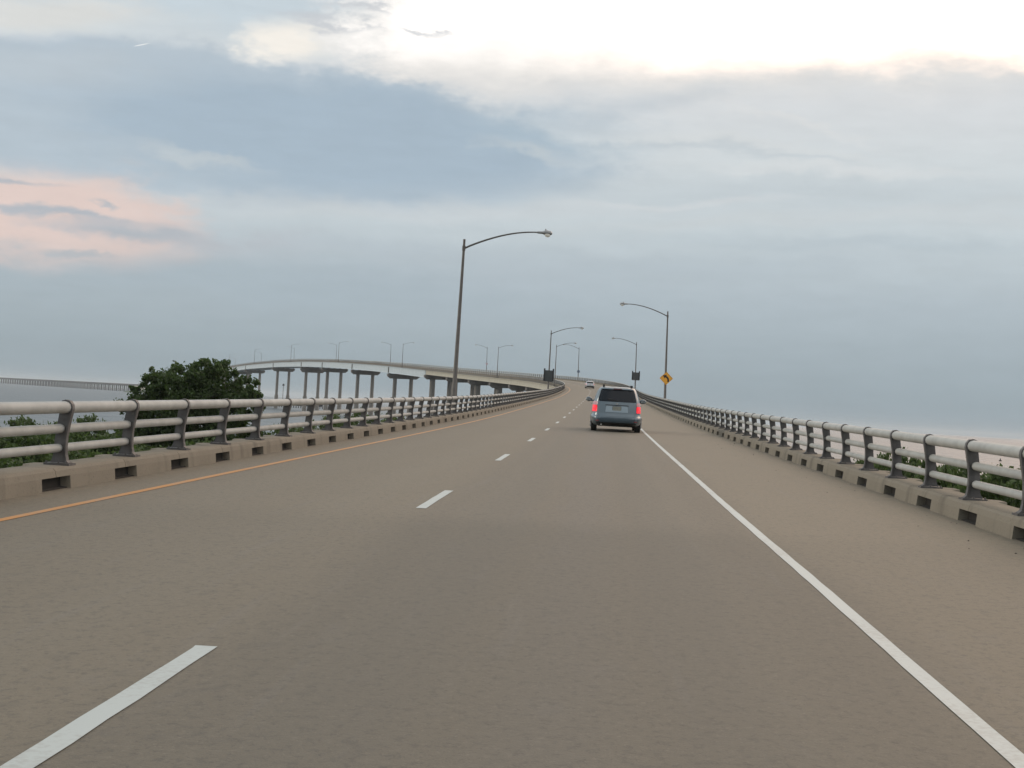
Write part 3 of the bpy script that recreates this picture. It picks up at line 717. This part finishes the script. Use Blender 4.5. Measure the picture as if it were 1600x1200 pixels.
for sx in (-1, 1):
    tl = taill(sx, .74, .99, .74, .12, m_red); taill(sx, 1.003, 1.125, .735, .13, m_clear, 'upper_lens', tl)
    mb = MB(); mb.tube([(sx*.53, .9, 1.69), (sx*.53, .95, 1.76), (sx*.53, 2.5, 1.765), (sx*.53, 2.6, 1.69)], .022, 8); mb.box(sx*.53-.035, sx*.53+.035, .62, .95, 1.66, 1.775); mb.build('roof_rail', m_black, van)
    mb = MB(); y_ = 3.25; mb.box(sx*.93-.10, sx*.93+.10, y_, y_+.05, 1.10, 1.16)
    bm_ = bmesh.new(); bmesh.ops.create_uvsphere(bm_, u_segments=16, v_segments=10, radius=1, matrix=Matrix.Translation((sx*1.07, y_, 1.18)) @ Matrix.Diagonal((.125, .085, .095, 1)))
    mb.add([v.co.copy() for v in bm_.verts], [[v.index for v in f.verts] for f in bm_.faces]); bm_.free()
    wm = mb.build('wing_mirror', m_van, van, True)
    mb = MB(); mb.box(sx*1.07-.085, sx*1.07+.085, y_-.088, y_-.078, 1.13, 1.235); mb.build('mirror_glass', mat('mirror_glass', (.3, .32, .33), .1, .8), wm)
    sidep('side_window', sx, 1.16, 1.56, (.55, .72), (1.55, 1.55), m_glass, .006); sidep('side_window', sx, 1.16, 1.56, (1.62, 1.62), (2.55, 2.5), m_glass, .006); sidep('side_window', sx, 1.16, 1.54, (2.62, 2.58), (3.45, 2.95), m_glass, .006)
    for yy in (1.75, 2.75): mb = MB(); mb.box(sx*.955-.02, sx*.955+.02, yy, yy+.18, 1.0, 1.03); mb.build('door_handle', m_chrome, van)
    mb = MB(); mb.box(sx*.70-.11, sx*.70+.11, 4.72, 4.86, .72, .86); mb.build('headlight', m_chrome, van)
rear('bumper', .36, .55, .93, .945, m_vanlow, .006, nz=4); rear('bumper_valance', .245, .355, .80, .87, m_black, .012, nz=3)
frontp('windscreen', 1.18, 1.6, .78, .62, m_glass, .006)
mb = MB(); mb.tube([(-.56, .22, .27), (-.56, -.01, .265)], .035, 12); mb.build('exhaust_pipe', m_chrome, van)
for sx in (-1, 1): mb = MB(); mb.box(sx*.72-.06, sx*.72+.06, -.025, .01, .40, .43); mb.build('reflector', mat('reflector_red', (.25, .02, .02), .3), van)

# white car far ahead
pc = at(921.5, 601, 1.0); best = min(((abs(( (P(s_, o_)-Vector((0, 0, EYE))).normalized() - ray(921.7, 602.8).normalized()).length)), s_, o_) for s_ in np.arange(230, 330, 1.) for o_ in np.arange(-5, 2, .1))
s_, o_ = 272., min(np.arange(-5.5, 2, .05), key=lambda o: abs((P(272., o)-Vector((0, 0, EYE))).normalized().dot(rt2)/(P(272., o)-Vector((0, 0, EYE))).normalized().dot(fw)*F_PX+800-921.7))
car = thing('white_car', 'small white car seen from behind far ahead where the bridge bends', 'car', P(s_, float(o_)), TH(s_))
car.rotation_euler = (math.atan((P(s_+5).z-P(s_).z)/5), 0, TH(s_)); car.scale = (.92, .92, .92)
lc = [(.20, .15, 4.3, .80), (.28, .04, 4.45, .86), (.40, .0, 4.5, .89), (.60, .0, 4.5, .90), (.75, .03, 4.4, .90), (.90, .07, 4.2, .885), (1.0, .12, 3.5, .85), (1.1, .22, 3.2, .80), (1.3, .48, 2.75, .68), (1.40, .65, 2.5, .61), (1.44, .8, 2.3, .52), (1.455, 1.0, 2.1, .4)]
cyr, cyf, cxs, crear, cfrontp, csidep, ctail = vehicle(car, lc, 6.0, m_whitecar, m_black, (.85, 3.5), .31, {'floor': .22})
crear('rear_window', 1.02, 1.36, .70, .58, m_glass, .012); crear('rear_bumper', .22, .52, .86, .88, m_black, .02)
MB().box(-.15, .15, cyr(0, .7, .03), cyr(0, .7, .01), .64, .76).build('number_plate', m_plate, car)
for sx in (-1, 1):
    ctail(sx, .79, .88, .76, .06, m_red, d=.015); csidep('side_window', sx, 1.04, 1.32, (.7, .9), (1.7, 1.7), m_glass, .006); csidep('side_window', sx, 1.04, 1.32, (1.78, 1.78), (2.85, 2.5), m_glass, .006)
    mb = MB(); mb.box(sx*.95-.1, sx*.95+.1, 2.75, 2.85, 1.0, 1.12); mb.build('wing_mirror', m_whitecar, car)
cfrontp('windscreen', 1.04, 1.36, .72, .58, m_glass, .006)

# ------------------------------------------------------------------ water and land
mb = MB(); n_ = 96; rr = [0, 60, 200, 600, 1500, 4000, 9000, 14500]; vs = [(0, 0, 0)]
for r_ in rr[1:]:
    for j in range(n_): a = 2*math.pi*j/n_; vs.append((r_*math.cos(a), r_*math.sin(a), 0))
fs = [(0, 1+j, 1+(j+1) % n_) for j in range(n_)]
for i in range(len(rr)-2):
    for j in range(n_): a = 1+i*n_+j; b_ = 1+i*n_+(j+1) % n_; fs.append((a, a+n_, b_+n_, b_))
mb.add(vs, fs); struct(mb.build('water', m_water, fix=False))
def shore(x, y):               # >0 on land
    n1 = 3*math.sin(x*.21+y*.13)+2*math.sin(y*.31-x*.4)
    L1 = min((x+62)/8, (84-abs(x+25)*.15-y+n1)/6)
    L2 = (126-y+n1-abs(x+16)*2.2)/8
    R1 = min((40-x)/6, (58-max(0, x-8)*.35-y+n1)/6)
    return max(L1 if x < 2 else -9, L2, R1 if x > -2 else -9)
mb = MB(); gx = np.arange(-80, 52, 2.0); gy = np.arange(-50, 140, 2.0)
def hgt(x, y):
    t = max(-1, min(1, shore(x, y))); t = t*.5+.5; return -.8+3.6*t*t*(3-2*t)+.25*math.sin(x*.5)*math.cos(y*.43)
mb.add([(x, y, hgt(x, y)) for y in gy for x in gx], [(i*len(gx)+j, i*len(gx)+j+1, (i+1)*len(gx)+j+1, (i+1)*len(gx)+j) for i in range(len(gy)-1) for j in range(len(gx)-1)])
struct(mb.build('ground', m_soil, smooth_=True, fix=False))

def leaves(blobs, n, size, m, name, parent, seed=1, shell=.55):
    r = np.random.default_rng(seed); vol = np.array([b[3]*b[4]*b[5] for b in blobs])**.7; cnt = (n*vol/vol.sum()).astype(int)
    V = []; Fc = []
    for (cx, cy, cz, rx, ry, rz), c in zip(blobs, cnt):
        # sub clumps on the blob surface
        nc = max(6, c//90); dirs = r.normal(size=(nc, 3)); dirs /= np.linalg.norm(dirs, axis=1)[:, None]
        rad = r.uniform(shell, 1.02, nc)**.6; cc = dirs*rad[:, None]
        idx = r.integers(0, nc, c); p = cc[idx]+r.normal(size=(c, 3))*.13
        p = p*np.array([rx, ry, rz])+np.array([cx, cy, cz])
        for q in p:
            a = r.normal(size=3); a /= np.linalg.norm(a); b_ = np.cross(a, r.normal(size=3)); b_ /= np.linalg.norm(b_); c2 = np.cross(a, b_)
            s_ = size*r.uniform(.6, 1.3); k = len(V)
            V += [tuple(q-a*s_*.5), tuple(q+b_*s_*.27+c2*s_*.06), tuple(q+a*s_*.5), tuple(q-b_*s_*.27+c2*s_*.06)]; Fc.append((k, k+1, k+2, k+3))
    mb = MB(); mb.v = V; mb.f = Fc; return mb.build(name, m, parent, fix=False)
def stems(paths, m, parent, name='trunk'):
    mb = MB()
    for pts, r0, r1 in paths:
        n_ = len(pts); mb.tube(pts, [r0+(r1-r0)*i/(n_-1) for i in range(n_)], 8)
    return mb.build(name, m, parent, True)
# the big tree left of the bridge
TY = 56.0; tb = at(310, 640, TY); g0 = hgt(tb.x, tb.y)
tree = thing('tree', 'dark green bushy tree standing behind the left railing in front of the high bridge', 'tree', (tb.x, tb.y, g0))
B = []
for (px, py, r_) in ((218, 604, 15), (236, 588, 15), (226, 608, 24), (214, 640, 28), (250, 596, 20), (388, 606, 20), (398, 625, 18), (300, 580, 20), (345, 585, 22), (225, 690, 30), (250, 640, 34), (300, 625, 40), (345, 630, 40), (238, 622, 30), (262, 606, 30), (290, 600, 34), (322, 594, 33), (345, 606, 34), (372, 612, 28), (382, 640, 26), (228, 650, 32), (270, 650, 44), (320, 650, 48), (360, 665, 38), (290, 690, 48), (340, 700, 46), (245, 690, 36), (395, 690, 26), (318, 578, 16), (262, 590, 12), (300, 586, 14)):
    q = at(px, py, TY+random.uniform(-.6, .6)); k = TY/F_PX; B.append((q.x-tb.x, q.y-TY, q.z-g0, r_*k, r_*k*1.3, r_*k*.95))
leaves(B, 52000, .14, m_leaf1, 'crown', tree, 3)
# twigs poking out of the crown
tw = []
for (px, py) in ((243, 585), (236, 596), (272, 582), (320, 564), (333, 568), (380, 595), (397, 612), (403, 640), (404, 668), (222, 622), (396, 655)):
    q = at(px, py, TY); tw.append((q.x-tb.x, 0, q.z-g0, .17, .17, .26))
leaves(tw, 900, .13, m_leaf2, 'outer_sprigs', tree, 5, .1)
stems([([(0, 0, -.3), (.05, 0, 1.2), (-.1, .1, 2.4), (.1, 0, 3.8)], .16, .05), ([(0, 0, .8), (.8, .2, 2.2), (1.3, .1, 3.6)], .09, .03), ([(0, 0, .9), (-.8, -.1, 2.1), (-1.5, 0, 3.2)], .09, .03), ([(0, 0, 1.2), (.2, .6, 2.6), (.5, .9, 3.6)], .08, .03)], m_bark, tree)
# shrubs
def shrub_proto(seed, m, n=7000, size=.13):
    r = random.Random(seed); e = bpy.data.objects.new('shrub', None); C.objects.link(e)
    B = [(r.uniform(-.75, .75), r.uniform(-.75, .75), r.uniform(.35, .75), r.uniform(.35, .6), r.uniform(.35, .6), r.uniform(.25, .38)) for _ in range(13)]
    leaves(B, n, size/1.6, m, 'foliage', e, seed, .3)
    stems([([(0, 0, -.15), (b[0]*.4, b[1]*.4, .3), (b[0], b[1], b[2])], .03, .012) for b in B[:5]], m_bark, e, 'stem')
    return e
protos = [shrub_proto(11, m_leaf2), shrub_proto(12, m_leaf1), shrub_proto(13, m_leaf2), shrub_proto(14, m_leaf3, 5500)]
usedp = set()
def shrub(px, ptop, y, w, ki, label, grp, hmin=1.0):
    top = at(px, ptop, y); g = hgt(top.x, top.y); hh = max(hmin, top.z-max(g, -.1))
    o = protos[ki] if ki not in usedp else dup(protos[ki]); usedp.add(ki)
    o.location = (top.x, top.y, max(g, -.1)-.05); o.scale = (w/2, w/2, hh/1.05); o.rotation_euler = (0, 0, random.uniform(0, 6)); tag(o, label, 'shrub', grp); return o
GL = 'shrubs beyond the left railing'; GR = 'shrubs beyond the right railing'; GM = 'shrubs by the water under the high bridge'
ordn = ['leftmost', 'second from the left', 'third from the left', 'fourth from the left', 'fifth from the left', 'sixth from the left', 'seventh from the left', 'eighth from the left', 'ninth from the left', 'tenth from the left', 'eleventh from the left', 'twelfth from the left']
for i, (px, pt, y, w, ki) in enumerate(((-25, 655, 52, 4.5, 0), (12, 656, 55, 4.0, 2), (45, 650, 56, 3.4, 0), (75, 662, 50, 4.4, 1), (112, 664, 54, 4.2, 2), (150, 648, 60, 3.0, 0), (180, 664, 52, 4.2, 1), (215, 662, 58, 4.4, 0))):
    shrub(px, pt, y, w, ki, 'green shrub behind the left railing, %s of the upper row' % ordn[i], GL)
for i, (px, pt, y, w, ki) in enumerate(((25, 690, 42, 4.6, 1), (90, 694, 40, 4.0, 0), (150, 690, 41, 4.4, 1), (205, 688, 42, 4.0, 2), (262, 680, 44, 4.2, 1), (330, 680, 44, 4.0, 1))):
    shrub(px, pt, y, w, ki, 'low dark shrub by the left kerb, %s of the lower row' % ordn[i], GL)
for i, (px, pt, y, w, ki) in enumerate(((420, 664, 62, 2.8, 2), (452, 668, 60, 2.4, 0), (490, 652, 82, 3.0, 3), (528, 655, 84, 3.0, 0), (556, 641, 100, 4.4, 2), (592, 640, 104, 4.4, 3), (625, 645, 108, 3.0, 0))):
    shrub(px, pt, y, w, ki, 'small shrub at the water right of the tree, %s' % ordn[i], GM, .8)
for i, (px, pt, y, w, ki) in enumerate(((1330, 726, 50, 2.6, 0), (1362, 717, 48, 3.0, 2), (1402, 702, 47, 3.0, 0), (1436, 710, 46, 3.2, 2), (1466, 714, 45, 3.4, 0), (1500, 716, 44, 3.6, 2), (1535, 720, 43, 3.8, 0), (1575, 724, 42, 4.0, 2), (1615, 728, 41, 4.0, 0), (1660, 734, 41, 4.2, 2))):
    shrub(px, pt, y, w, ki, 'green shrub behind the right railing, %s of its row' % ordn[i], GR)
# ground cover
V = []; Fc = []
for _ in range(90000):
    if random.random() < .68: x, y = random.uniform(-48, -7.2), random.uniform(22, 118)
    else: x, y = random.uniform(5.6, 26), random.uniform(20, 62)
    if shore(x, y) < .1: continue
    z = hgt(x, y); s_ = random.uniform(.12, .3); a = random.uniform(0, 6.28); tl = random.uniform(.2, 1.2); hh = z+random.uniform(.05, .75)
    d = Vector((math.cos(a)*math.cos(tl), math.sin(a)*math.cos(tl), math.sin(tl)))*s_; e = Vector((-math.sin(a), math.cos(a), 0))*s_*.32; c0 = Vector((x, y, hh)); k = len(V)
    V += [tuple(c0-d), tuple(c0+e), tuple(c0+d), tuple(c0-e)]; Fc.append((k, k+1, k+2, k+3))
mb = MB(); mb.v = V; mb.f = Fc; o = mb.build('ground_cover', m_leaf2, fix=False); tag(o, 'low tangled green ground cover under the shrubs on both sides', 'ground cover'); o['kind'] = 'stuff'
# grit and pebbles along the right kerb
mb = MB()
for _ in range(60):
    s = random.uniform(6, 55); o_ = 4.5-abs(random.gauss(0, .55)); r_ = random.uniform(.004, .013) if random.random() < .93 else random.uniform(.014, .026); p = P(s, o_, r_*.35)
    vs = [(p.x+dx*r_*random.uniform(.7, 1.4), p.y+dy*r_*random.uniform(.7, 1.4), p.z+dz*r_*.7) for dx, dy, dz in ((1, 0, 0), (0, 1, 0), (-1, 0, 0), (0, -1, 0), (0, 0, 1), (0, 0, -1))]
    mb.add(vs, [(0, 1, 4), (1, 2, 4), (2, 3, 4), (3, 0, 4), (1, 0, 5), (2, 1, 5), (3, 2, 5), (0, 3, 5)])
o = mb.build('grit', mat('dark_grit', (.06, .052, .045), .9, island=.6)); tag(o, 'dark grit and pebbles scattered on the right shoulder beside the kerb', 'grit'); o['kind'] = 'stuff'

# ------------------------------------------------------------------ far things over the water
A0 = Vector((at(222, 600, 2250).x, 2250, 0)); A1 = Vector((at(-60, 600, 3500).x, 3500, 0)); dv = (A1-A0); Lt = dv.length; dv.normalize(); rz = math.atan2(dv.y, dv.x)
tr = thing('trestle_bridge', 'long low trestle bridge on many piles far off on the horizon at the left', 'bridge', A0, rz); DZ = 11.6
mb = MB(); mb.box(0, Lt, -5, 5, DZ-1.5, DZ); mb.box(0, Lt, -5.2, -4.8, DZ, DZ+.9); mb.box(0, Lt, 4.8, 5.2, DZ, DZ+.9); mb.build('deck', m_fender, tr)
pmx = None; k = 0
while 40+22.9*k < Lt:
    if pmx is None:
        mb = MB(); mb.box(-.8, .8, -5, 5, -1.0, .0)
        for yy in (-3.8, 0, 3.8): mb.tube([(0, yy, -DZ), (0, yy, -.9)], .75, 8)
        o = mb.build('pile_bent', m_fender, tr); pmx = o.data
    else: o = bpy.data.objects.new('pile_bent', pmx); C.objects.link(o); o.parent = tr
    o.location = (40+22.9*k, 0, DZ-1.5); k += 1
mb = MB(); mb.box(-60, 30, -6, 6, -1, DZ-1.5); mb.build('abutment', m_pale, tr)
# low wooded spit behind the tree
mb = MB(); q = at(228, 600, 2000); ig = random.Random(4); N1 = 13; pts = []
for i in range(N1): pts.append((q.x-22+i*14, 6.5*math.sin(math.pi*min(1, (i+.5)/9))*ig.uniform(.7, 1.1)+1 if i < 5 else ig.uniform(5.5, 8.5)))
vs = [];
for x, h in pts:
    for j, (yy, kz) in enumerate(((-30, -.2), (-22, .6), (-8, 1), (10, .9), (30, -.2))): vs.append((x, q.y+yy, max(-1, h*kz*ig.uniform(.85, 1.1))))
mb.add(vs, [(i*5+j, i*5+j+1, (i+1)*5+j+1, (i+1)*5+j) for i in range(N1-1) for j in range(4)])
struct(mb.build('wooded_spit', m_leaf1, fix=False))
# timber fender of the channel
fa = at(404, 634, 880); fb = at(502, 634, 900); fz = 3.0
t = thing('fender', 'low dark timber fender on the water below the high span', 'fender', ((fa.x+fb.x)/2, 890, 0)); hx = (fb.x-fa.x)/2
mb = MB(); mb.box(-hx, hx, -.4, .4, 1.2, fz); mb.box(-hx, hx, 14, 14.8, 1.2, fz)
for i in range(24):
    x = -hx+2*hx*i/23
    for yy in (0, 14.4): mb.tube([(x, yy-.5, -1), (x, yy-.5, fz+.3)], .28, 6)
mb.build('wall', m_fender, t)
t2 = thing('channel_light', 'thin channel light on the dark fender under the high bridge', 'channel light', (at(441, 634, 884).x, 884, fz)); mb = MB(); mb.tube([(0, 0, -.2), (0, 0, 10)], .16, 8); mb.build('pole', m_pole, t2); mb = MB(); mb.tube([(0, 0, 10), (0, 0, 11.2)], [.7, .5], 10); mb.build('lantern', m_dark, t2)
bq = at(1563, 718, 410); b = MB(); b.tube([(0, 0, -.3), (0, 0, .25), (0, 0, .35), (0, 0, .8)], [.42, .42, .2, .08], 12); o = b.build('buoy', m_black, None, True, (bq.x, 410, 0)); tag(o, 'small dark buoy on the peach coloured water at the right', 'buoy')

# ------------------------------------------------------------------ haze
HAZE = 1.1e-4
hm = bpy.data.materials.new('haze_air'); hm.use_nodes = True; t = hm.node_tree; t.nodes.clear()
pv_ = t.nodes.new('ShaderNodeVolumePrincipled'); pv_.inputs['Color'].default_value = (.80, .86, .90, 1); pv_.inputs['Density'].default_value = HAZE; pv_.inputs['Anisotropy'].default_value = .25
ho = t.nodes.new('ShaderNodeOutputMaterial'); t.links.new(pv_.outputs[0], ho.inputs['Volume'])
mb = MB(); mb.box(-15000, 15000, -15000, 15000, -3.0, 42.0); hz = mb.build('haze', hm); hz['kind'] = 'stuff'; hz['label'] = 'thin pale haze over the bay'; hz['category'] = 'haze'
sc.cycles.volume_bounces = 1; sc.cycles.max_bounces = 6; sc.cycles.use_denoising = True
sc.cycles.use_adaptive_sampling = True
